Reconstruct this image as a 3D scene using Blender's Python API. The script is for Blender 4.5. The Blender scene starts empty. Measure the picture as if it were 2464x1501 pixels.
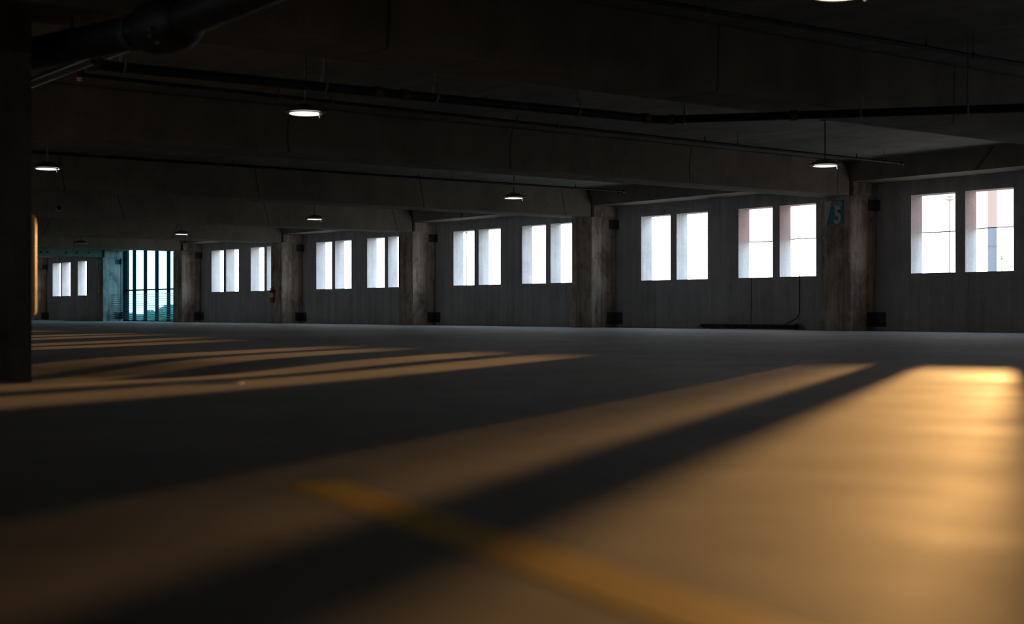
import bpy, math, random
from mathutils import Vector, Matrix
random.seed(7)
S = bpy.context.scene
COL = S.collection
PI = math.pi

# ------------------------------------------------------------------ mesh helpers
class MB:
    def __init__(self):
        self.v = []; self.f = []
    def add(self, vs, fs):
        o = len(self.v)
        self.v += [tuple(p) for p in vs]
        self.f += [tuple(i + o for i in q) for q in fs]
        return self
    def box(self, x0, x1, y0, y1, z0, z1):
        vs = [(x0,y0,z0),(x1,y0,z0),(x1,y1,z0),(x0,y1,z0),(x0,y0,z1),(x1,y0,z1),(x1,y1,z1),(x0,y1,z1)]
        return self.add(vs, [(3,2,1,0),(4,5,6,7),(0,1,5,4),(1,2,6,5),(2,3,7,6),(3,0,4,7)])
    def cbox(self, x0, x1, y0, y1, z0, z1, b):
        """box with chamfered vertical edges"""
        p = [(x0+b,y0),(x1-b,y0),(x1,y0+b),(x1,y1-b),(x1-b,y1),(x0+b,y1),(x0,y1-b),(x0,y0+b)]
        n = 8
        return self.add([(x,y,z0) for x,y in p]+[(x,y,z1) for x,y in p],
            [tuple(range(n-1,-1,-1)), tuple(range(n,2*n))]+[(i,(i+1)%n,n+(i+1)%n,n+i) for i in range(n)])
    def prism_x(self, prof, x0, x1):
        """profile of (y,z) points, counter-clockwise seen from +X, swept along X"""
        n = len(prof)
        return self.add([(x0,y,z) for y,z in prof]+[(x1,y,z) for y,z in prof],
            [tuple(range(n-1,-1,-1)), tuple(range(n,2*n))]+[(i,(i+1)%n,n+(i+1)%n,n+i) for i in range(n)])
    def lathe(self, prof, seg=32, c=(0,0,0), axis='z', cap=True):
        """profile of (radius, height)"""
        c = Vector(c); vs = []
        def P(r, h, a):
            u, w = r*math.cos(a), r*math.sin(a)
            return c + (Vector((u,w,h)) if axis=='z' else Vector((h,u,w)) if axis=='x' else Vector((w,h,u)))
        for r, h in prof:
            vs += [P(r,h,2*PI*k/seg) for k in range(seg)]
        fs = []
        for i in range(len(prof)-1):
            for k in range(seg):
                fs.append((i*seg+k, i*seg+(k+1)%seg, (i+1)*seg+(k+1)%seg, (i+1)*seg+k))
        if cap:
            fs.append(tuple(range(seg-1,-1,-1))); m = (len(prof)-1)*seg
            fs.append(tuple(m+k for k in range(seg)))
        return self.add(vs, fs)
    def tube(self, pts, r, seg=14, cap=True, closed=False):
        pts = [Vector(p) for p in pts]; n = len(pts)
        vs = []; prev = None
        for i, p in enumerate(pts):
            if closed: d = pts[(i+1)%n]-pts[i-1]
            else: d = (pts[min(i+1,n-1)]-pts[max(i-1,0)])
            d.normalize()
            ref = prev if prev is not None else (Vector((0,0,1)) if abs(d.z) < .9 else Vector((1,0,0)))
            a = (ref - d*ref.dot(d)).normalized(); b = d.cross(a); prev = a
            rr = r[i] if isinstance(r,(list,tuple)) else r
            vs += [p + (a*math.cos(2*PI*k/seg)+b*math.sin(2*PI*k/seg))*rr for k in range(seg)]
        fs = []
        for i in range(n if closed else n-1):
            j = (i+1)%n
            for k in range(seg):
                fs.append((i*seg+k, i*seg+(k+1)%seg, j*seg+(k+1)%seg, j*seg+k))
        if cap and not closed:
            fs.append(tuple(range(seg-1,-1,-1))); fs.append(tuple((n-1)*seg+k for k in range(seg)))
        return self.add(vs, fs)
    def build(self, name, mat, parent=None, smooth=False, loc=None, bevel=0):
        me = bpy.data.meshes.new(name)
        v = self.v
        if loc is not None:
            L = Vector(loc); v = [tuple(Vector(p)-L) for p in v]
        me.from_pydata(v, [], self.f); me.update()
        o = bpy.data.objects.new(name, me); COL.objects.link(o)
        if mat: me.materials.append(mat)
        if smooth:
            for p in me.polygons: p.use_smooth = True
            try: me.set_sharp_from_angle(angle=math.radians(40))
            except Exception: pass
        if loc is not None: o.location = loc
        if parent: o.parent = parent
        if bevel:
            m = o.modifiers.new('edge', 'BEVEL'); m.width = bevel; m.segments = 2; m.limit_method = 'ANGLE'
        return o

def tag(o, label=None, cat=None, group=None, kind=None):
    if label: o['label'] = label
    if cat: o['category'] = cat
    if group: o['group'] = group
    if kind: o['kind'] = kind
    return o
def empty(name, loc=(0,0,0), rz=0.0):
    o = bpy.data.objects.new(name, None); COL.objects.link(o)
    o.location = loc; o.rotation_euler = (0,0,rz); o.empty_display_size = .1
    return o
def copy_tree(o, parent=None):
    c = o.copy(); COL.objects.link(c)
    if parent: c.parent = parent
    for ch in list(o.children): copy_tree(ch, c)
    return c
def arc_path(P, r=.12, n=6):
    """poly-line with rounded corners"""
    P = [Vector(p) for p in P]; out = [P[0]]
    for i in range(1, len(P)-1):
        a = (P[i-1]-P[i]); b = (P[i+1]-P[i]); rr = min(r, a.length*.45, b.length*.45)
        s, e = P[i]+a.normalized()*rr, P[i]+b.normalized()*rr
        for k in range(n+1):
            t = k/n
            out.append(s*(1-t)**2+P[i]*2*t*(1-t)+e*t*t)
    out.append(P[-1]); return out

# ------------------------------------------------------------------ materials
def new_mat(name):
    m = bpy.data.materials.new(name); m.use_nodes = True
    nt = m.node_tree; b = nt.nodes['Principled BSDF']
    return m, nt, b
def flat(name, col, rough=.5, metal=0.0, spec=.5):
    m, nt, b = new_mat(name)
    n = nt.nodes.new('ShaderNodeTexNoise'); n.inputs['Scale'].default_value = 9; n.inputs['Detail'].default_value = 4
    geo = nt.nodes.new('ShaderNodeTexCoord'); nt.links.new(geo.outputs['Object'], n.inputs['Vector'])
    r = nt.nodes.new('ShaderNodeValToRGB')
    r.color_ramp.elements[0].position = .3; r.color_ramp.elements[1].position = .7
    r.color_ramp.elements[0].color = (*[c*.82 for c in col],1); r.color_ramp.elements[1].color = (*[min(1,c*1.1) for c in col],1)
    nt.links.new(n.outputs['Fac'], r.inputs['Fac']); nt.links.new(r.outputs['Color'], b.inputs['Base Color'])
    b.inputs['Roughness'].default_value = rough; b.inputs['Metallic'].default_value = metal
    b.inputs['Specular IOR Level'].default_value = spec
    return m
def noise(nt, vec, scale, detail=5, rough=.6, dist=0.0):
    n = nt.nodes.new('ShaderNodeTexNoise'); n.inputs['Scale'].default_value = scale
    n.inputs['Detail'].default_value = detail; n.inputs['Roughness'].default_value = rough
    n.inputs['Distortion'].default_value = dist
    nt.links.new(vec, n.inputs['Vector']); return n.outputs['Fac']
def mapping(nt, vec, sc):
    m = nt.nodes.new('ShaderNodeMapping'); m.inputs['Scale'].default_value = sc
    nt.links.new(vec, m.inputs['Vector']); return m.outputs['Vector']
def ramp(nt, fac, stops):
    r = nt.nodes.new('ShaderNodeValToRGB'); e = r.color_ramp.elements
    e[0].position, e[0].color = stops[0][0], (*stops[0][1],1)
    e[1].position, e[1].color = stops[-1][0], (*stops[-1][1],1)
    for p, c in stops[1:-1]:
        q = e.new(p); q.color = (*c,1)
    nt.links.new(fac, r.inputs['Fac']); return r.outputs['Color']
def mix(nt, mode, fac, a, b):
    m = nt.nodes.new('ShaderNodeMix'); m.data_type = 'RGBA'; m.blend_type = mode
    m.inputs['Factor'].default_value = fac
    nt.links.new(a, m.inputs['A']); nt.links.new(b, m.inputs['B']); return m.outputs['Result']
def concrete(name, col,  patch=.25, streak=.25, stain=0.0, rough=.85, bump=.15, streak_scale=(7,7,.35), tint=(1,1,1), joints=0.0):
    m, nt, b = new_mat(name)
    g = nt.nodes.new('ShaderNodeNewGeometry'); pos = g.outputs['Position']
    base = ramp(nt, noise(nt, pos, .9, 7, .65), [(.3,[c*(1-patch) for c in col]),(.7,[c*(1+patch)*t for c,t in zip(col,tint)])])
    st = ramp(nt, noise(nt, mapping(nt,pos,streak_scale), 1.0, 5, .6, .2), [(.35,(1-streak,)*3),(.6,(1,1,1))])
    c = mix(nt,'MULTIPLY',1.0,base,st)
    if stain > 0:
        sp = ramp(nt, noise(nt, mapping(nt,pos,(1,1,.6)), 2.6, 8, .72, .4), [(.46,(1,1,1)),(.66,(1-stain,1-stain*1.08,1-stain*1.15))])
        c = mix(nt,'MULTIPLY',1.0,c,sp)
    fine = ramp(nt, noise(nt, pos, 28, 4, .7), [(.3,(.86,.86,.86)),(.7,(1.06,1.06,1.06))])
    c = mix(nt,'MULTIPLY',1.0,c,fine)
    if joints > 0:                      # thin dark casting joints across the beam
        sx = nt.nodes.new('ShaderNodeSeparateXYZ'); nt.links.new(pos, sx.inputs[0])
        m1 = nt.nodes.new('ShaderNodeMath'); m1.operation = 'MULTIPLY_ADD'; m1.inputs[1].default_value = 1/joints
        nt.links.new(sx.outputs['Y'], m1.inputs[0]); nt.links.new(noise(nt, mapping(nt,pos,(.12,0,.2)), 1.0, 2), m1.inputs[2])
        m2 = nt.nodes.new('ShaderNodeMath'); m2.operation = 'FRACT'; nt.links.new(m1.outputs[0], m2.inputs[0])
        c = mix(nt,'MULTIPLY',1.0,c,ramp(nt, m2.outputs[0], [(.0,(.35,)*3),(.005,(.45,)*3),(.009,(1,1,1))]))
    nt.links.new(c, b.inputs['Base Color'])
    b.inputs['Roughness'].default_value = rough; b.inputs['Specular IOR Level'].default_value = .3
    bp = nt.nodes.new('ShaderNodeBump'); bp.inputs['Strength'].default_value = bump; bp.inputs['Distance'].default_value = .01
    nt.links.new(noise(nt, pos, 14, 6, .7), bp.inputs['Height']); nt.links.new(bp.outputs['Normal'], b.inputs['Normal'])
    return m

M = {}
M['wall'] = concrete('wall_concrete', (.46,.46,.46), .14, .22, .12)
M['column'] = concrete('column_concrete', (.56,.475,.40), .26, .45, .58, streak_scale=(9,9,.5))
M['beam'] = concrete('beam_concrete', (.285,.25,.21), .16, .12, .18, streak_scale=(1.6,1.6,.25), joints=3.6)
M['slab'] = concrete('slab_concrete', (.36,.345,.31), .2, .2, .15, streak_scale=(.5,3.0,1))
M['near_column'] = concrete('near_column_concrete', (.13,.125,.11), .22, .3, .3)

def floor_material():
    m, nt, b = new_mat('sealed_floor_concrete')
    g = nt.nodes.new('ShaderNodeNewGeometry'); pos = g.outputs['Position']
    base = ramp(nt, noise(nt, pos, .45, 8, .62, .3), [(.3,(.20,.19,.17)),(.52,(.26,.245,.215)),(.72,(.315,.295,.255))])
    sp = ramp(nt, noise(nt, pos, 3.2, 8, .7, .5), [(.38,(.8,.8,.8)),(.62,(1.08,1.08,1.08))])
    c = mix(nt,'MULTIPLY',1.0,base,sp)
    nt.links.new(c, b.inputs['Base Color'])
    rr = ramp(nt, noise(nt, pos, .8, 6, .65, .4), [(.3,(.69,)*3),(.7,(.83,)*3)])
    nt.links.new(rr, b.inputs['Roughness'])
    b.inputs['Specular IOR Level'].default_value = .5
    bp = nt.nodes.new('ShaderNodeBump'); bp.inputs['Strength'].default_value = 1.0; bp.inputs['Distance'].default_value = .0065
    nt.links.new(noise(nt, pos, 1.5, 3, .5), bp.inputs['Height'])
    nt.links.new(bp.outputs['Normal'], b.inputs['Normal'])
    return m
M['floor'] = floor_material()
M['black_pipe'] = flat('black_iron', (.008,.008,.009), .6, .0)
M['blue_pipe'] = flat('dark_gloss_pipe', (.015,.02,.03), .14, 0.0, 1.0)
M['coupling'] = flat('brass_coupling', (.16,.11,.045), .4, .6)
M['hanger'] = flat('galvanised_steel', (.22,.23,.24), .45, .7)
M['red'] = flat('red_paint', (.38,.015,.02), .35)
M['white'] = flat('white_paint', (.72,.72,.70), .5)
M['shade'] = flat('lamp_housing', (.11,.11,.115), .4, .3)
M['rod'] = flat('lamp_rod', (.16,.16,.17), .4, .6)
M['steel'] = flat('dark_steel', (.06,.065,.07), .6, .1)
M['yellow'] = flat('yellow_plastic', (.72,.36,.02), .5)
M['teal'] = flat('sign_teal', (.01,.20,.24), .45)
M['sign_white'] = flat('sign_white', (.55,.55,.55), .5)
M['mullion'] = flat('teal_aluminium', (.003,.012,.016), .9, 0.0, .08)
M['cable'] = flat('steel_cable', (.16,.22,.23), .35, .8)
M['rubber'] = flat('black_cable', (.008,.008,.008), .6)
M['twig'] = flat('dry_twig', (.16,.13,.09), .9)
M['pole'] = flat('pole_green', (.012,.055,.06), .5)
M['pole_grey'] = flat('pole_grey', (.075,.09,.105), .6)
M['mast'] = flat('mast_concrete', (.08,.092,.108), .8)
M['leaf'] = flat('tree_leaves', (.075,.13,.09), .9)
M['bark'] = flat('tree_bark', (.06,.05,.04), .9)
M['bird'] = flat('bird_feathers', (.05,.05,.055), .8)
M['ground'] = flat('outside_ground', (.22,.20,.15), .95)
M['grate'] = flat('cast_iron_grate', (.72,.62,.50), .7, 0.0)

def paint_line():
    m, nt, b = new_mat('worn_yellow_line_paint')
    g = nt.nodes.new('ShaderNodeNewGeometry'); pos = g.outputs['Position']
    c = ramp(nt, noise(nt, pos, 6, 7, .7), [(.3,(.80,.48,.003)),(.6,(.98,.62,.005))])
    nt.links.new(c, b.inputs['Base Color']); b.inputs['Roughness'].default_value = .66
    b.inputs['Specular IOR Level'].default_value = .25
    return m
M['line'] = paint_line()

def emit(name, col, s):
    m, nt, b = new_mat(name)
    b.inputs['Base Color'].default_value = (.8,.8,.8,1)
    b.inputs['Emission Color'].default_value = (*col,1); b.inputs['Emission Strength'].default_value = s
    return m
M['lens_on'] = emit('lit_lens', (1.0,.97,.92), 6.0)
M['lens_off'] = flat('unlit_lens', (.35,.33,.33), .3)
M['lens_ring'] = flat('lens_ring', (.42,.33,.22), .3)

def glass_mat():
    m, nt, b = new_mat('teal_glass'); nt.nodes.remove(b); out = nt.nodes['Material Output']
    t = nt.nodes.new('ShaderNodeBsdfTransparent'); t.inputs['Color'].default_value = (.41,.65,.72,1)
    gl = nt.nodes.new('ShaderNodeBsdfGlossy'); gl.inputs['Roughness'].default_value = .03
    mx = nt.nodes.new('ShaderNodeMixShader')
    mx.inputs['Fac'].default_value = .05
    nt.links.new(t.outputs[0], mx.inputs[1]); nt.links.new(gl.outputs[0], mx.inputs[2])
    nt.links.new(mx.outputs[0], out.inputs['Surface']); return m
M['glass'] = glass_mat()
def film_mat():
    m, nt, b = new_mat('pink_tinted_film'); nt.nodes.remove(b); out = nt.nodes['Material Output']
    t = nt.nodes.new('ShaderNodeBsdfTransparent'); t.inputs['Color'].default_value = (.38,.23,.23,1)
    tl = nt.nodes.new('ShaderNodeBsdfTranslucent'); tl.inputs['Color'].default_value = (.9,.72,.62,1)
    mx = nt.nodes.new('ShaderNodeMixShader'); mx.inputs['Fac'].default_value = .20
    nt.links.new(t.outputs[0], mx.inputs[1]); nt.links.new(tl.outputs[0], mx.inputs[2])
    nt.links.new(mx.outputs[0], out.inputs['Surface']); return m
M['film'] = film_mat()

# ------------------------------------------------------------------ layout numbers (metres; wall runs along X, outside is +Y)
H = .32
YW, YO = 20.647, 20.960          # inner and outer face of the window wall
YC = 19.94                       # inner face of the wall columns
ZS, ZT = 1.008, 2.378            # window sill and head
ZB, ZE, ZC = 2.39, 2.63, 3.0     # beam soffit, edge beam soffit, ceiling
BX = [-9.355 - 7.035*k for k in range(0, 8)]   # near face of each column and beam line
BX[6] = -51.53; BX[7] = -59.6
def dish(x, y):                  # the deck falls gently towards the floor drain by the left column
    return (-.06*math.exp(-(((x+11)/7.5)**4+((y-6)/6)**4))
            - .10*math.exp(-((x+9.9)**2+(y-3.2)**2)/1.5**2))

# ------------------------------------------------------------------ floor, ceiling, walls
X0, X1, Y0 = -67.0, 13.0, -16.0
def axis(a, b, fine0, fine1, f, c):
    out = []; x = a
    while x < b - 1e-6:
        out.append(x); x += f if fine0 <= x < fine1 else c
    out.append(b); return out
xs = axis(X0, X1, -21, 4, .25, 2.0); ys = axis(Y0, YO, -8, 16, .25, 1.5)
mb = MB(); nx = len(xs)
mb.v = [(x,y,dish(x,y)) for y in ys for x in xs]
mb.f = [(j*nx+i, j*nx+i+1, (j+1)*nx+i+1, (j+1)*nx+i) for j in range(len(ys)-1) for i in range(nx-1)]
fl = mb.build('floor', M['floor'], smooth=True)
tag(fl, 'broad grey concrete parking deck floor crossed by sun streaks', 'floor', kind='structure')
c = MB().box(X0, X1, Y0, YO, ZC, ZC+.35).build('ceiling', M['slab'])
tag(c, 'dark concrete slab ceiling above the beams', 'ceiling', kind='structure')

holes = []
for i, bx in enumerate(BX[:7]):
    if i == 5: continue
    if i == 6: offs = [(-58.923,-57.985),(-57.811,-56.865),(-56.014,-55.08)]
    elif i == 0: offs = None
    else: offs = None
    if offs is None:
        offs = [(bx+o, bx+o+.905) for o in (-6.222,-5.132,-3.372,-2.288)]
    holes += offs
# the bay at the right of the photo and two more bays outside it
b1 = [(-15.626,-14.715),(-14.52,-13.595),(-12.727,-11.822),(-11.643,-10.738)]
holes = [h for h in holes if not (-16.3 < h[0] < -9.4)] + b1
for bx in (-2.32, 4.715):
    holes += [(bx+o, bx+o+.905) for o in (-6.222,-5.132,-3.372,-2.288)]
holes.append((-51.50,-45.15)); holes.sort()
mb = MB(); x = X0
for a, b_ in holes:
    mb.box(x, a, YW, YO, -.35, ZC+.35)
    if a != -51.50:
        mb.box(a, b_, YW, YO, -.35, ZS); mb.box(a, b_, YW, YO, ZT, ZC+.35)
    else:
        mb.box(a, b_, YW, YO, -.35, 0.0); mb.box(a, b_, YW, YO, 2.95, ZC+.35)
    x = b_
mb.box(x, X1, YW, YO, -.35, ZC+.35)
w = mb.build('wall_back', M['wall'])
tag(w, 'long concrete outer wall pierced by pairs of tall open windows', 'wall', kind='structure')
mb = MB()
mb.box(X0-.3, X0, Y0-.3, YO, -.35, ZC+.35)
tag(mb.build('wall_left', M['wall']), 'concrete end wall at the far end of the deck', 'wall', kind='structure')
mb = MB().box(X1, X1+.3, Y0-.3, YO, -.35, ZC+.35)
tag(mb.build('wall_right', M['wall']), 'concrete end wall on the right of the deck', 'wall', kind='structure')
mb = MB(); x = X0; k = 0
while x < -7:  # openings added along this stretch to let fill light into the deck
    a = x+2.6; b_ = min(a+1.0, X1)
    mb.box(x, a, Y0-.3, Y0, -.35, ZC+.35)
    mb.box(a, b_, Y0-.3, Y0, -.35, ZS); mb.box(a, b_, Y0-.3, Y0, ZT, ZC+.35)
    x = b_; k += 1
mb.box(x, X1, Y0-.3, Y0, -.35, ZC+.35)
tag(mb.build('wall_front', M['wall']), 'unseen concrete wall behind the viewer with openings added for fill light', 'wall', kind='structure')

# ------------------------------------------------------------------ columns, beams, edge beams
bname = ['with the level sign on its face', 'second from the level sign column', 'third from the level sign column',
         'carrying the red fire extinguisher', 'beside the tall teal glazed opening', 'tinted teal behind the cable railing', 'at the far left end of the wall']
def column(bx, label):
    root = empty('concrete_column', (bx-.34, (YC+YW)/2, 0))
    L = root.location
    def part(mb, name, mat, **k):
        o = mb.build(name, mat, **k); o.parent = root; o.location = -L; return o
    part(MB().cbox(bx-.68, bx, YC, YW-.002, -.05, ZB, .018), 'shaft', M['column'])
    cp = MB()
    p = [(YC+.05,ZB-.0),(YW-.002,ZB-.0),(YW-.002,ZE),(YC+.05,ZE)]
    cp.prism_x(p, bx-.70, bx+.035)
    part(cp, 'column_cap', M['column'], bevel=.012)
    for z0, z1, dy, dx in ((2.14,2.34,.21,.10),(.07,.33,.25,.22)):
        m_ = MB()
        m_.box(bx+.001, bx+.02, YW-dy, YW-.004, z0, z1)              # leg on the column
        m_.box(bx+.02, bx+dx, YW-.022, YW-.004, z0, z1)            # leg on the wall
        m_.add([(bx+.02,YW-dy+.03,z0+.09),(bx+.02,YW-.022,z0+.09),(bx+dx-.02,YW-.022,z0+.09),
                (bx+.02,YW-dy+.03,z0+.11),(bx+.02,YW-.022,z0+.11),(bx+dx-.02,YW-.022,z0+.11)],
               [(2,1,0),(3,4,5),(0,1,4,3),(1,2,5,4),(2,0,3,5)])
        for zz in (z0+.05, z1-.05):
            m_.lathe([(.016,0),(.016,.014)], 6, (bx+.02, YW-dy*.6, zz), 'x')
        br = part(m_, 'angle_bracket', M['steel']); br['label'] = 'dark steel angle bracket'
    return tag(root, 'concrete column '+label, 'column', 'concrete columns along the window wall', 'structure')
for i in range(1, 8): column(BX[i], bname[i-1])
for bx, l in ((BX[0],'on the window wall just outside the picture on the right'),):
    column(bx, l)

beam_lab = {0:'nearest ceiling beam, crossing the top of the picture', 1:'ceiling beam resting on the column with the level sign',
            2:'ceiling beam resting on the second column from the level sign', 3:'ceiling beam resting on the third column from the level sign',
            4:'ceiling beam above the column with the fire extinguisher', 5:'ceiling beam above the teal glazed opening',
            6:'far ceiling beam with dark round holes', 7:'farthest ceiling beam at the end of the deck'}
def beam(bx, zb, label):
    prof = [(Y0,zb),(YC-.006,zb)]
    # the upper corner at the wall end is rounded off
    prof += [(YC-.006, ZC-.36)]
    for k in range(1, 7):
        a = k/6*PI/2
        prof.append((YC-.256+.25*math.cos(a), ZC-.36+.36*math.sin(a)))
    prof += [(Y0,ZC)]
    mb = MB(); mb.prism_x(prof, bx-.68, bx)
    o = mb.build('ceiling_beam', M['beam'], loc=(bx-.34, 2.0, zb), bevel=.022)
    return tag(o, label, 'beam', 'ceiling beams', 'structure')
zb_of = {0:2.365}
for i in range(8): 
    bm = beam(BX[i], zb_of.get(i, ZB), beam_lab[i])
    if i == 6:
        for yy, zz, r in ((17.62,2.52,.05),(17.86,2.53,.045),(18.55,2.53,.05),(18.95,2.54,.06),(19.4,2.55,.035)):
            h = MB().lathe([(r,0),(r,.02),(r*.7,.02),(r*.6,.004)], 16, (BX[i]+.001, yy, zz), 'x').build('pipe_sleeve', M['steel'], bm)
            h.location = -bm.location
for bx in (-2.32, 4.715): beam(bx, ZB, 'ceiling beam overhead behind the viewer')

allbx = [X1, 4.715, -2.32] + BX + [X0]
eb_lab = ['beyond the right edge', 'beyond the right edge of the picture', 'just beyond the right edge of the picture', 'above the rightmost window pair', 'above the four windows left of the level sign',
          'above the windows showing a light pole', 'above the windows right of the fire extinguisher', 'above the windows left of the fire extinguisher', 'above the teal glazed opening', 'above the far left windows', 'at the far end']
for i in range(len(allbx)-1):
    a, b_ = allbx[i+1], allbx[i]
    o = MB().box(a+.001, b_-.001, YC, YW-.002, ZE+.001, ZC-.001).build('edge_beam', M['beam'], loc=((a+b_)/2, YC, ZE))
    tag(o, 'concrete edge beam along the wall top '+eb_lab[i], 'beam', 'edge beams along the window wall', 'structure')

# the near interior column at the left edge, standing in the dished floor
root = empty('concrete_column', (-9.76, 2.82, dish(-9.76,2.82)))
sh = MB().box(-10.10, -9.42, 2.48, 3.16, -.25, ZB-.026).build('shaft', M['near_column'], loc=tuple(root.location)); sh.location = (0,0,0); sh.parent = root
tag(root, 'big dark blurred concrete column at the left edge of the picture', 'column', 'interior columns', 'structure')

# yellow bumper on that column, lit by the sun on its far side
root = empty('column_bumper', (-9.5, 3.17, .30))
prof = [(.010,0),(.040,.008),(.048,.03),(.048,.60),(.044,.645),(.030,.672),(.008,.68)]
MB().lathe(prof, 20).build('padding', M['yellow'], root, True)
tag(root, 'yellow sunlit padded bumper strip on the far side of the left column', 'bumper')

# ------------------------------------------------------------------ glazed opening in the far bay
win = empty('window_1', (-48.3, 20.82, 0)); WL = win.location.copy()
tag(win, 'tall teal glazed opening with dark vertical mullions in the far bay', 'window', kind='structure')
def wpart(mb, name, mat, **k):
    o = mb.build(name, mat, **k); o.parent = win; o.location = -WL; return o
mpos = [-50.60,-49.575,-48.54,-47.515,-46.50]
for x in mpos:
    wpart(MB().box(x-.024, x+.024, 20.73, 20.858, 0, 2.95), 'mullion', M['mullion'])
wpart(MB().box(-51.50,-51.42,20.74,20.92,0,2.95).box(-45.23,-45.15,20.74,20.92,0,2.95).box(-51.42,-45.23,20.76,20.858,0,.04).box(-51.42,-45.23,20.76,20.858,2.88,2.95), 'window_frame', M['mullion'])
wpart(MB().box(-51.42,-45.23,20.80,20.857,1.13,1.185), 'transom', M['mullion'])
xx = [-51.42]+mpos+[-45.23]
for a, b_ in zip(xx[:-1], xx[1:]):
    wpart(MB().box(a+.001, b_-.001, 20.860, 20.868, .03, 2.90), 'glass_pane', M['glass'])
# cable railing in front of it
rl = empty('cable_railing', (-48.4, 20.3, 0))
tag(rl, 'cable railing of thin horizontal steel wires before the teal glazing', 'railing')
for k in range(12):
    z = .10+.08*k
    o = MB().tube([(-51.53+.001,20.3,z),(-45.17-.001,20.3,z)], .010, 6).build('wire', M['cable'], rl); o.location = -rl.location
    e = MB().lathe([(.016,0),(.016,.05),(.009,.07)], 8, (-51.529,20.3,z), 'x').build('wire_end', M['hanger'], o)

# ------------------------------------------------------------------ pendant lamps
def lamp_proto():
    root = empty('pendant_lamp', (0,0,2.36))
    # z = 0 at the rim of the housing
    MB().lathe([(.012,.0),(.012,ZC-2.36-.085)], 10, (0,0,.085)).build('rod', M['rod'], root, True)
    MB().lathe([(.05,0),(.06,.012),(.06,.03)], 20, (0,0,ZC-2.36-.031)).build('ceiling_plate', M['rod'], root, True)
    MB().lathe([(.172,.004),(.207,.0),(.215,.006),(.212,.016),(.14,.058),(.085,.084),(.05,.092),(.02,.094)], 48).build('lamp_shade', M['shade'], root, True)
    MB().lathe([(.168,.002),(.174,-.002),(.173,-.009),(.168,-.012),(.161,-.012),(.159,-.006),(.159,.002)], 48, cap=False).build('lens_ring', M['lens_ring'], root, True)
    MB().lathe([(.1585,.002),(.1585,-.006),(.10,-.009),(.03,-.010)], 40).build('lens', M['lens_on'], root, True)
    # small sensor beside the lens on the side away from the wall
    MB().lathe([(.012,.0),(.012,-.03),(.007,-.034),(.007,-.055)], 12, (.145,.085,-.006)).build('sensor', M['white'], root, True)
    return root
lamps = [(-12.84,7.10,'lit round pendant lamp hanging before the black pipe, upper left of centre'),
         (-5.98,7.16,'large lit pendant lamp cut off by the top edge of the picture'),
         (-13.07,15.37,'lit pendant lamp hanging close to the level sign column'),
         (-20.11,15.31,'lit pendant lamp hanging before the windows with the light pole'),
         (-27.29,15.32,'lit pendant lamp hanging just left of the third column from the level sign'),
         (-34.57,15.49,'small lit pendant lamp hanging above the teal glazed opening'),
         (-40.9,15.17,'unlit pendant lamp, smallest and farthest, above the far left windows'),
         (-19.99,6.93,'lit pendant lamp hanging right beside the big left column')]
proto = lamp_proto()
for i, (x, y, lab) in enumerate(lamps):
    o = proto if i == 0 else copy_tree(proto)
    o.location = (x, y, 2.36)
    tag(o, lab, 'lamp', 'pendant lamps hung in rows')
    if 'unlit' in lab:
        for ch in o.children:
            if ch.name.split('.')[0] == 'lens':
                ch.data = ch.data.copy(); ch.data.materials[0] = M['lens_off']

# ------------------------------------------------------------------ pipes under the ceiling
def at(P, Q, s): return tuple(P[k]+(Q[k]-P[k])*s for k in range(3))
A, B, C_ = (-10.93,4.115,2.275), (-10.57,9.92,2.275), (-7.4,12.46,2.275)
dr = empty('drain_pipe', B)
tag(dr, 'black drain pipe running under the beams and bending halfway', 'pipe')
def dpart(mb, name, mat, parent=dr, **k):
    o = mb.build(name, mat, **k); o.parent = parent; o.location = -dr.location if parent is dr else (0,0,0); return o
R = .041
dpart(MB().tube(arc_path([A,B,C_], .12), R, 20), 'pipe_run', M['black_pipe'], smooth=True)
def ring(c, d, r, w, seg=20):
    d = Vector(d).normalized(); c = Vector(c)
    return MB().tube([c-d*w/2, c+d*w/2], r, seg)
AB = Vector(B)-Vector(A); BC = Vector(C_)-Vector(B)
for s in (.005,.442,.489,.966): dpart(ring(at(A,B,s), AB, R+.012, .075), 'pipe_coupling', M['coupling'], smooth=True)
for s in (.03,.38): dpart(ring(at(B,C_,s*.858), BC, R+.012, .075), 'pipe_coupling', M['coupling'], smooth=True)
for seg, ss in ((0,(.047,.352,.544,.819)),(1,(.07*.858,.566*.858,.852*.858))):
    for s in ss:
        p = Vector(at(A,B,s) if seg == 0 else at(B,C_,s)); d = (AB if seg == 0 else BC).normalized()
        side = Vector((-d.y,d.x,0))
        pts = []
        for k in range(24):
            a = 2*PI*k/24
            pts.append(p + side*math.sin(a)*(R+.016) + Vector((0,0,.035+math.cos(a)*(R+.047))))
        mb = MB().tube(pts, .009, 8, closed=True)
        top = p.z+.035+R+.047
        under = -10.035 < p.x < -9.355
        mb.tube([(p.x,p.y,top-.005),(p.x,p.y,(2.365 if under else ZC)-.002)], .007, 8)
        dpart(mb, 'pipe_hanger', M['hanger'], smooth=True)

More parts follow.
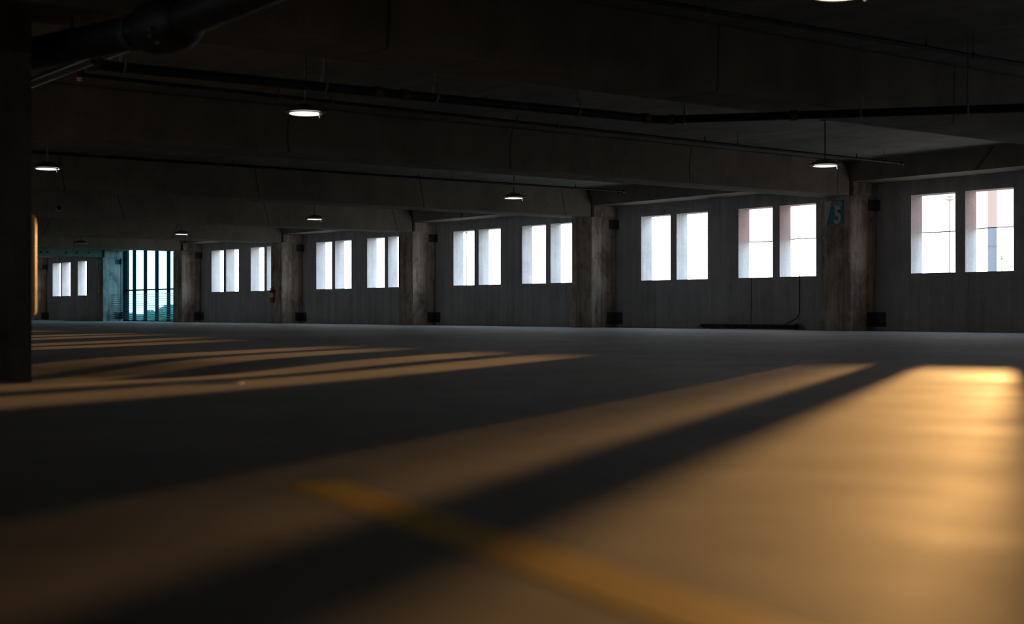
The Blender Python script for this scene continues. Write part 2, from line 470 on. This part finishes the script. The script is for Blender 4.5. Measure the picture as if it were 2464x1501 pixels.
def sprinkler(x0, y0, x1, y1, label, z=2.79, red=None, heads=()):
    r = empty('sprinkler_pipe', (x0,y0,z)); L = r.location.copy()
    def part(mb, name, mat):
        o = mb.build(name, mat, smooth=True); o.parent = r; o.location = -L; return o
    P, Q = (x0,y0,z), (x1,y1,z)
    part(MB().tube([P,Q], .021, 12), 'pipe_run', M['black_pipe'])
    part(ring(Q, (x1-x0,y1-y0,0), .032, .06), 'end_cap', M['black_pipe'])
    n = int((y1-y0)/3.2)
    for k in range(n):
        s = (k+.86)/n if n else .9
        c = Vector(at(P,Q,min(s,.965)))
        pts = [c+Vector((math.sin(2*PI*i/14)*.028,0,math.cos(2*PI*i/14)*.028)) for i in range(14)]
        mb = MB().tube(pts, .005, 6, closed=True); mb.tube([c+Vector((0,0,.028)),(c.x,c.y,ZC-.001)], .005, 6)
        mb.lathe([(.011,0),(.011,.018)], 6, (c.x,c.y,c.z+.03))
        part(mb, 'pipe_hanger', M['hanger'])
        hpos = Vector(at(P,Q,min(s,.965)-.05))
        mb = MB().lathe([(.012,0),(.012,.03),(.006,.035),(.006,.055),(.018,.058),(.018,.062)], 10, (hpos.x,hpos.y,hpos.z+.018))
        part(mb, 'sprinkler_head', M['coupling'])
    e = Vector(at(P,Q,.992))
    part(MB().lathe([(.014,0),(.014,-.045),(.007,-.05),(.007,-.075),(.018,-.078),(.018,-.082)], 10, (e.x,e.y,e.z-.018)), 'sprinkler_head', M['coupling'])
    if red:
        for nm, mt, a, b_, rr in (('red_elbow','red',(-.06,-.02,.03),(.0,-.03,-.03),.028),('white_cap','white',(.0,-.03,-.031),(.0,-.03,-.07),.03)):
            part(MB().tube([Vector(P)+Vector(a), Vector(P)+Vector(b_)], rr, 12), nm, M[mt])
        part(MB().tube([P,(P[0],P[1]-.03,ZC-.001)], .02, 10), 'riser', M['black_pipe'])
        c = at(P,Q,red); part(ring(c, (x1-x0,y1-y0,0), .03, .05), 'red_coupling', M['red'])
    return tag(r, label, 'pipe', 'sprinkler pipes along the beams')
sprinkler(-14.47,5.38,-14.84,19.37,'thin black sprinkler pipe beside the beam of the level sign column', red=.165)
sprinkler(-21.95,4.6,-21.67,19.30,'thin black sprinkler pipe ending above the windows left of the level sign')
sprinkler(-8.35,5.24,-8.05,19.35,'thin black sprinkler pipe slanting across the upper right corner')

mp = empty('main_pipe', (-10.0,4.03,2.265)); tag(mp, 'glossy dark main pipe with blue reflections at upper left', 'pipe')
def mpart(mb, name, mat):
    o = mb.build(name, mat, smooth=True); o.parent = mp; o.location = -mp.location; return o
mpart(MB().tube([(-24.0,4.03,2.265),(-3.0,4.03,2.265)], .045, 32), 'pipe_run', M['blue_pipe'])
for x in (-10.55,-10.42): mpart(ring((x,4.03,2.265),(1,0,0),.055,.05,24), 'pipe_coupling', M['black_pipe'])
for x in (-9.75,-16.7,-23.8):
    mb = MB().tube([(x,4.03+math.sin(2*PI*k/20)*.053,2.265+.02+math.cos(2*PI*k/20)*.070) for k in range(20)], .007, 8, closed=True)
    mb.tube([(x,4.03,2.35),(x,4.03,(2.364 if x > -10 else ZB-.001))], .008, 8)
    mpart(mb, 'pipe_hanger', M['hanger'])

fp = empty('large_duct', (-8.5,3.73,2.14)); tag(fp, 'large black pipe with a bulging elbow above the left column', 'pipe')
def fpart(mb, name, mat):
    o = mb.build(name, mat, smooth=True); o.parent = fp; o.location = -fp.location; return o
F0, F1, F2 = (-10.3,3.30,2.145), (-8.5,3.73,2.145), (-3.2,3.62,2.145)
fpart(MB().tube(arc_path([F0,F1,F2], .35, 8), .112, 28), 'pipe_run', M['black_pipe'])
fpart(ring(at(F0,F1,.42), Vector(F1)-Vector(F0), .120, .05, 28), 'pipe_strap', M['steel'])
fpart(ring(at(F0,F1,.80), Vector(F1)-Vector(F0), .122, .06, 28), 'pipe_flange', M['steel'])
fpart(MB().tube([(-8.76,3.667,2.145),(-8.72,3.677,2.145),(-8.62,3.70,2.145),(-8.5,3.72,2.145),(-8.37,3.727,2.145),(-8.28,3.726,2.145),(-8.24,3.725,2.145)], [.118,.155,.174,.178,.174,.15,.118], 28), 'elbow', M['black_pipe'])
for k, (y_, z_) in enumerate(((3.58,2.08),(3.57,2.03),(3.60,1.99))):
    fpart(MB().lathe([(.012,0),(.012,.03)], 8, (-8.40+.03*k, y_-.03, z_), 'x'), 'glint_stud', M['hanger'])  # bright metal studs added to stand for glints on the elbow
for s_ in (.42,):
    p = at(F0,F1,s_); fpart(MB().tube([(p[0],p[1],p[2]+.118),(p[0],p[1],2.364)], .01, 8), 'pipe_hanger', M['hanger'])
p = at(F1,F2,.3); fpart(MB().tube([(p[0],p[1],p[2]+.11),(p[0],p[1],ZC-.001)], .01, 8), 'pipe_hanger', M['hanger'])

dm = empty('dome_camera', (BX[3]+.001, 10.80, 2.585))
MB().lathe([(.078,0),(.078,.03),(.066,.045),(.060,.045)], 28, axis='x').build('rim', M['sign_white'], dm, True)
MB().lathe([(.060,.03),(.055,.065),(.042,.085),(.022,.098),(.005,.102)], 24, axis='x').build('dome', M['black_pipe'], dm, True)
tag(dm, 'small round dark fitting with a pale rim on the third beam', 'camera')

# ------------------------------------------------------------------ level signs
def text_mesh(body, size, x, z, parent, name, mat, off=0.0, sx=1.0):
    cu = bpy.data.curves.new(name, 'FONT'); cu.body = body; cu.size = size; cu.offset = off; cu.extrude = .002
    cu.align_x = 'CENTER'
    t = bpy.data.objects.new(name, cu); COL.objects.link(t)
    dg = bpy.context.evaluated_depsgraph_get(); me = bpy.data.meshes.new_from_object(t.evaluated_get(dg))
    bpy.data.objects.remove(t); bpy.data.curves.remove(cu)
    o = bpy.data.objects.new(name, me); COL.objects.link(o); me.materials.clear(); me.materials.append(mat)
    o.parent = parent; o.location = (x, -.020, z); o.rotation_euler = (PI/2,0,0); o.scale = (sx,1,1)
    return o
def sign(x, label):
    r = empty('level_sign', (x, YC-.001, 1.895))
    w, h = .44, .425
    MB().box(-w/2, w/2, -.012, 0, 0, h).build('panel', M['sign_white'], r)
    mb = MB()
    pts = [(-.165,0),(w/2,0),(w/2,h),(-.045,h)]
    mb.add([(a,-.0165,b) for a,b in pts]+[(a,-.0122,b) for a,b in pts], [(0,1,2,3),(7,6,5,4),(0,4,5,1),(1,5,6,2),(2,6,7,3),(3,7,4,0)])
    mb.build('teal_field', M['teal'], r)
    text_mesh('LEVEL', .085, .085, h-.073, r, 'lettering', M['sign_white'], .001, 1.0)
    MB().box(-.065, w/2-.006, -.019, -.0166, h-.094, h-.084).build('underline', M['sign_white'], r)
    text_mesh('5', .43, .088, .018, r, 'numeral', M['sign_white'], .012, .82)
    return tag(r, label, 'sign', 'level signs on columns')
sign(-16.74, 'teal and white LEVEL 5 sign on the column near the right')
s2 = copy_tree(bpy.data.objects['level_sign']); s2.location = (BX[6]-.34, YC-.001, 1.895)
s2['label'] = 'distant dim LEVEL 5 sign on the column left of the teal glazing'

# ------------------------------------------------------------------ fire extinguisher
fe = empty('fire_extinguisher', (-37.96, YC-.075, .62))
prof = [(.052,0),(.062,.008),(.064,.03),(.064,.31),(.058,.345),(.040,.372),(.022,.382),(.020,.40)]
MB().lathe(prof, 24).build('cylinder', M['red'], fe, True)
MB().lathe([(.0648,.15),(.0648,.29)], 24, cap=False).build('paper_label', M['white'], fe, True)
vb = MB().lathe([(.022,.40),(.022,.425),(.014,.44)], 12); vb.box(-.01,.085,-.011,.011,.44,.452); vb.box(-.01,.075,-.011,.011,.415,.424)
vb.build('valve_handle', M['steel'], fe)
MB().tube(arc_path([(.0,-.02,.42),(-.06,-.03,.42),(-.085,-.02,.34),(-.082,0,.12)], .05), .009, 8).build('hose', M['rubber'], fe, True)
MB().box(-.03,.03,.058,.074,.05,.40).build('wall_bracket', M['steel'], fe)
tag(fe, 'red fire extinguisher with white paper label hung on a wall column', 'extinguisher')

# ------------------------------------------------------------------ things along the wall foot and on the floor
pp = empty('floor_pipe', (-19.4, 20.50, .055))
MB().tube([(-1.25,0,0),(1.24,0,0)], .038, 16).build('pipe_run', M['black_pipe'], pp, True)
MB().lathe([(.052,0),(.055,.01),(.055,.05),(.05,.06)], 20, (1.24,0,0), 'x').build('flange', M['black_pipe'], pp, True)
pp.location.z = .056
tag(pp, 'black pipe with a flanged end lying along the foot of the wall', 'pipe')
def hang_cable(pts, r, label):
    o = MB().tube(arc_path(pts, .3, 8), r, 8).build('hanging_cable', M['rubber'], None, True, loc=pts[0])
    return tag(o, label, 'cable')
hang_cable([(-18.17,YW-.004,1.03),(-18.17,YW-.012,.55),(-18.17,YW-.012,.24),(-18.45,YW-.03,.12),(-18.62,YW-.06,.04)], .007, 'black cable hanging from the windowsill left of the level sign, curling at its foot')
hang_cable([(-19.41,YW-.003,1.02),(-19.41,YW-.008,.6),(-19.42,YW-.008,.10)], .004, 'thin straight cable hanging below the third window left of the level sign')
db = MB()
for k in range(70):
    x = random.uniform(-20.75,-18.2); y = random.uniform(20.30,20.60); a = random.uniform(0,PI); l = random.uniform(.05,.22); z = random.uniform(.004,.03)
    up = random.uniform(0,.06)
    db.tube([(x,y,z),(x+l*.5*math.cos(a),y+l*.12*math.sin(a),z+up),(x+l*math.cos(a),y+l*.2*math.sin(a),z+up*.4)], .004, 5)
for x, h in ((-19.88,.13),(-18.72,.11),(-19.72,.07)):
    db.tube([(x,20.36,.0),(x+.02,20.37,h*.6),(x+.06,20.37,h)], .006, 5)
o = db.build('dry_plant_litter', M['twig'], loc=(-19.5,20.45,0)); tag(o, 'dry twigs and litter scattered round the pipe at the wall foot', 'litter', kind='stuff')

# floor drain in the low spot of the deck
DX, DY = -7.0, 3.24; DZ = dish(DX,DY)
fd = empty('floor_drain', (DX,DY,DZ))
MB().lathe([(.285,-.006),(.275,.005),(.245,.006),(.232,.004)], 48, cap=False).build('drain_frame', M['grate'], fd, True)
gb = MB().lathe([(.232,-.008),(.230,.002),(.01,.003)], 40)
for k in range(-7, 8):
    x = k*.030; L_ = math.sqrt(max(.0,.222**2-x*x))
    gb.tube([(x,-L_,.0),(x,L_,.0)], .007, 8)
g_ = gb.build('grate', M['grate'], fd, True); g_.rotation_euler.z = .35
fd.scale = (.82,.82,.82)
tag(fd, 'round metal floor drain grate catching the sun near the left column', 'drain')

# yellow parking line
P0, P1 = Vector((-2.40,1.35,0)), Vector((-.40,.935,0))
d = (P1-P0).normalized(); n = Vector((-d.y,d.x,0)); mb = MB(); N = 40; hw = .058
for k in range(N+1):
    p = P0+(P1-P0)*k/N
    for s, dz in ((-1,.0002),(-1,.0009),(1,.0009),(1,.0002)):
        q = p+n*hw*s; mb.v.append((q.x,q.y,dish(q.x,q.y)+dz))
for k in range(N):
    o = k*4
    for i in range(3): mb.f.append((o+i,o+4+i,o+5+i,o+1+i))
mb.f += [(0,1,2,3),(N*4+3,N*4+2,N*4+1,N*4)]
o = mb.build('parking_line', M['line'], loc=(-1.9,1.25,0)); tag(o, 'worn yellow painted parking line on the floor in front', 'line')

# ------------------------------------------------------------------ tinted sheet outside the right-hand windows
sh = empty('tinted_sheet', (-14.6, YO+.03, 1.74))
tag(sh, 'pink translucent sheet covering the upper half of the right-hand windows outside', 'sheet')
xs_ = [-20.05+.12*k for k in range(91)]; zs_ = [1.74+.13*k for k in range(8)]
mb = MB()
mb.v = [(x+14.6, .012*math.sin(x*2.3)+.008*math.sin(x*5.1+z*3), z-1.74+(.012*math.sin(x*1.7)+.006*math.sin(x*4.3))*(1-(z-1.74)/.91)) for z in zs_ for x in xs_]
mb.f = [(j*91+i, j*91+i+1, (j+1)*91+i+1, (j+1)*91+i) for j in range(7) for i in range(90)]
mb.build('sheet', M['film'], sh, True)
hem = [(x+14.6, .012*math.sin(x*2.3)+.008*math.sin(x*5.1+1.74*3), .012*math.sin(x*1.7)+.006*math.sin(x*4.3)) for x in xs_]
MB().tube(hem, .008, 6).build('hem_cord', M['rubber'], sh, True)
bt = MB().box(-5.45,5.35,-.028,-.004,.86,.91).build('batten', M['hanger'], sh)

# ------------------------------------------------------------------ outside
GZ = -13.0
g = MB().add([(-900,YO+.5,GZ),(500,YO+.5,GZ),(500,1200,GZ),(-900,1200,GZ),(-900,YO+.5,GZ-.5),(500,YO+.5,GZ-.5),(500,1200,GZ-.5),(-900,1200,GZ-.5)],
   [(0,1,2,3),(7,6,5,4),(0,4,5,1),(1,5,6,2),(2,6,7,3),(3,7,4,0)]).build('ground', M['ground'])
tag(g, 'pale open ground far below outside', 'ground', kind='structure')
def light_pole(x, y, zt, k, label, mat):
    r = empty('light_pole', (x,y,GZ)); h = zt-GZ
    MB().lathe([(.11*k,0),(.09*k,h*.5),(.065*k,h-.34*k)], 14).build('pole', mat, r, True)
    MB().lathe([(.06*k,h-.42*k),(.16*k,h-.36*k),(.36*k,h-.27*k),(.36*k,h-.24*k),(.05*k,h-.22*k)], 24).build('lower_head', mat, r, True)
    MB().lathe([(.035*k,h-.24*k),(.035*k,h-.14*k)], 10).build('neck', mat, r, True)
    MB().lathe([(.05*k,h-.15*k),(.10*k,h-.12*k),(.30*k,h-.02*k),(.30*k,h),(.05*k,h+.01*k)], 24).build('upper_head', mat, r, True)
    return tag(r, label, 'light pole', 'light poles outside')
light_pole(-98.6, 70, 7.35, .8, 'teal light pole with double saucer head seen in the middle windows', M['pole'])
light_pole(-43.09, 60, 6.10, .62, 'grey light pole seen in the first window right of the level sign', M['pole_grey'])
light_pole(-73.6, 110, 5.30, .75, 'tiny distant light pole low in the rightmost window', M['pole_grey'])
r = empty('mast', (-56.6,83.5,GZ))
MB().box(-.22,.22,-.22,.22,0,27).build('shaft', M['mast'], r)
MB().box(-.24,.24,-.24,.24,17.75,17.85).build('band', M['steel'], r)
tag(r, 'thick square grey mast seen in the rightmost window', 'mast')

def tree(x, y, ztop, w, label, seed):
    rng = random.Random(seed)
    h = ztop-GZ; r = empty('tree', (x,y,GZ))
    MB().tube([(0,0,0),(.2,0,h*.3),(0,.1,h*.55)], [.45,.32,.15], 10).build('trunk', M['bark'], r, True)
    mb = MB()
    for k in range(16):
        a = rng.uniform(0,2*PI); q = rng.uniform(.0,.8)*w*.5; rad = rng.uniform(.22,.36)*w
        cz = h*rng.uniform(.28,.8)
        rad = min(rad, h-cz) if k else w*.3
        if k == 0: q = 0; cz = h-rad
        cx, cy = q*math.cos(a), q*math.sin(a)
        n1, n2 = 12, 8
        vs = []; 
        for i in range(n2+1):
            for j in range(n1):
                t = PI*i/n2; f = 2*PI*j/n1; jit = 1+rng.uniform(-.16,.12)*(1 if 0 < i < n2 else 0)
                if i in (0,n2): jit = 1
                vs.append((cx+rad*jit*math.sin(t)*math.cos(f), cy+rad*jit*math.sin(t)*math.sin(f), cz+rad*jit*.9*math.cos(t)))
        fs = [(i*n1+j,(i+1)*n1+j,(i+1)*n1+(j+1)%n1,i*n1+(j+1)%n1) for i in range(n2) for j in range(n1)]
        mb.add(vs, fs)
    mb.build('crown', M['leaf'], r)
    return tag(r, label, 'tree', 'trees beyond the teal glazing')
tl = ['behind the leftmost pane of the teal glazing','behind the second pane of the teal glazing','behind the middle pane of the teal glazing',
      'sloping up behind the fourth pane of the teal glazing','tallest tree, behind the rightmost pane of the teal glazing']
for i, (x, y, zt_, w) in enumerate([(-575.6,234.1,.6,10),(-658.6,273.5,-.2,12),(-532,225.4,1.6,9),(-585.9,253.6,1.6,10),(-508.1,223.7,3.8,9)]):
    tree(x, y, zt_, w, 'distant tree '+tl[i] if i < 4 else 'distant '+tl[i], 30+i)
tree(-612, 255.5, -.8, 11, 'low distant tree between the second and middle panes of the teal glazing', 51)
tree(-545, 236.5, .4, 9, 'low distant tree between the middle and fourth panes of the teal glazing', 52)

def bird():
    r = empty('bird', (0,0,0))
    MB().tube([(-.16,0,0),(-.10,0,.0),(0,0,.0),(.10,0,.01),(.15,0,.02)], [.005,.035,.05,.03,.006], 10).build('body', M['bird'], r, True)
    for s in (-1,1):
        mb = MB(); p = [(.05,0,.02),(-.07,0,.02),(-.06,s*.16,.10),(.04,s*.15,.10),(-.05,s*.32,.05),(-.01,s*.33,.05)]
        q = [(a,b,c+.006) for a,b,c in p]
        mb.add(p+q, [(0,1,2,3),(3,2,4,5),(6,9,8,7),(9,11,10,8),(0,3,9,6),(3,5,11,9),(1,7,8,2),(2,8,10,4),(5,4,10,11)])
        mb.build('wing', M['bird'], r)
    return r
b0 = bird(); b0.location = (-88.62,65.19,3.93); b0.rotation_euler = (.4,-.3,.9); b0.scale = (.55,)*3; tag(b0, 'dark bird flying low in the second window right of the light pole', 'bird', 'birds in the sky')
b1_ = copy_tree(b0); b1_.location = (-89.86,63.55,5.76); b1_.scale = (.28,)*3; b1_['label'] = 'tiny dark bird flying just left of the teal light pole'
b2_ = copy_tree(b0); b2_.location = (-89.45,64.09,6.05); b2_.scale = (.28,)*3; b2_.rotation_euler = (.2,.5,2.2); b2_['label'] = 'tiny dark bird flying just right of the teal light pole head'

# ------------------------------------------------------------------ light
SUN_AZ, SUN_TAN = math.radians(33.33), .0692
sun = bpy.data.lights.new('sun', 'SUN'); sun.energy = 4.1; sun.color = (1.0,.52,.17); sun.angle = math.radians(.53)
so = bpy.data.objects.new('sun', sun); COL.objects.link(so)
dv = Vector((math.sin(SUN_AZ), -math.cos(SUN_AZ), -SUN_TAN)); so.rotation_euler = dv.to_track_quat('-Z','Y').to_euler(); so.location = (-30,50,10)

wd = bpy.data.worlds.new('sky'); S.world = wd; wd.use_nodes = True
nt = wd.node_tree; bg = nt.nodes['Background']
tc = nt.nodes.new('ShaderNodeTexCoord'); sp = nt.nodes.new('ShaderNodeSeparateXYZ'); nt.links.new(tc.outputs['Generated'], sp.inputs[0])
col = ramp(nt, sp.outputs['Z'], [(0.0,(.98,.98,1.0)),(.12,(.86,.93,1.0)),(.6,(.55,.74,1.0))])
nt.links.new(col, bg.inputs['Color']); bg.inputs['Strength'].default_value = 7.4

# ------------------------------------------------------------------ camera
cam = bpy.data.cameras.new('camera'); co = bpy.data.objects.new('camera', cam); COL.objects.link(co)
cam.lens = 50; cam.sensor_width = 36; cam.sensor_fit = 'HORIZONTAL'; cam.clip_end = 3000; cam.clip_start = .05
co.location = (0,0,H); co.rotation_euler = (PI/2+math.radians(.0285), 0, math.radians(90-37.209))
cam.dof.use_dof = True; cam.dof.focus_distance = 27; cam.dof.aperture_fstop = 1.7
S.camera = co

S.view_settings.view_transform = 'Standard'; S.view_settings.look = 'None'
S.view_settings.exposure = 0; S.view_settings.gamma = 1; S.view_settings.use_curve_mapping = False
S.cycles.max_bounces = 12; S.cycles.diffuse_bounces = 6; S.cycles.glossy_bounces = 4; S.cycles.transparent_max_bounces = 16
S.cycles.sample_clamp_indirect = 6; S.cycles.caustics_reflective = False
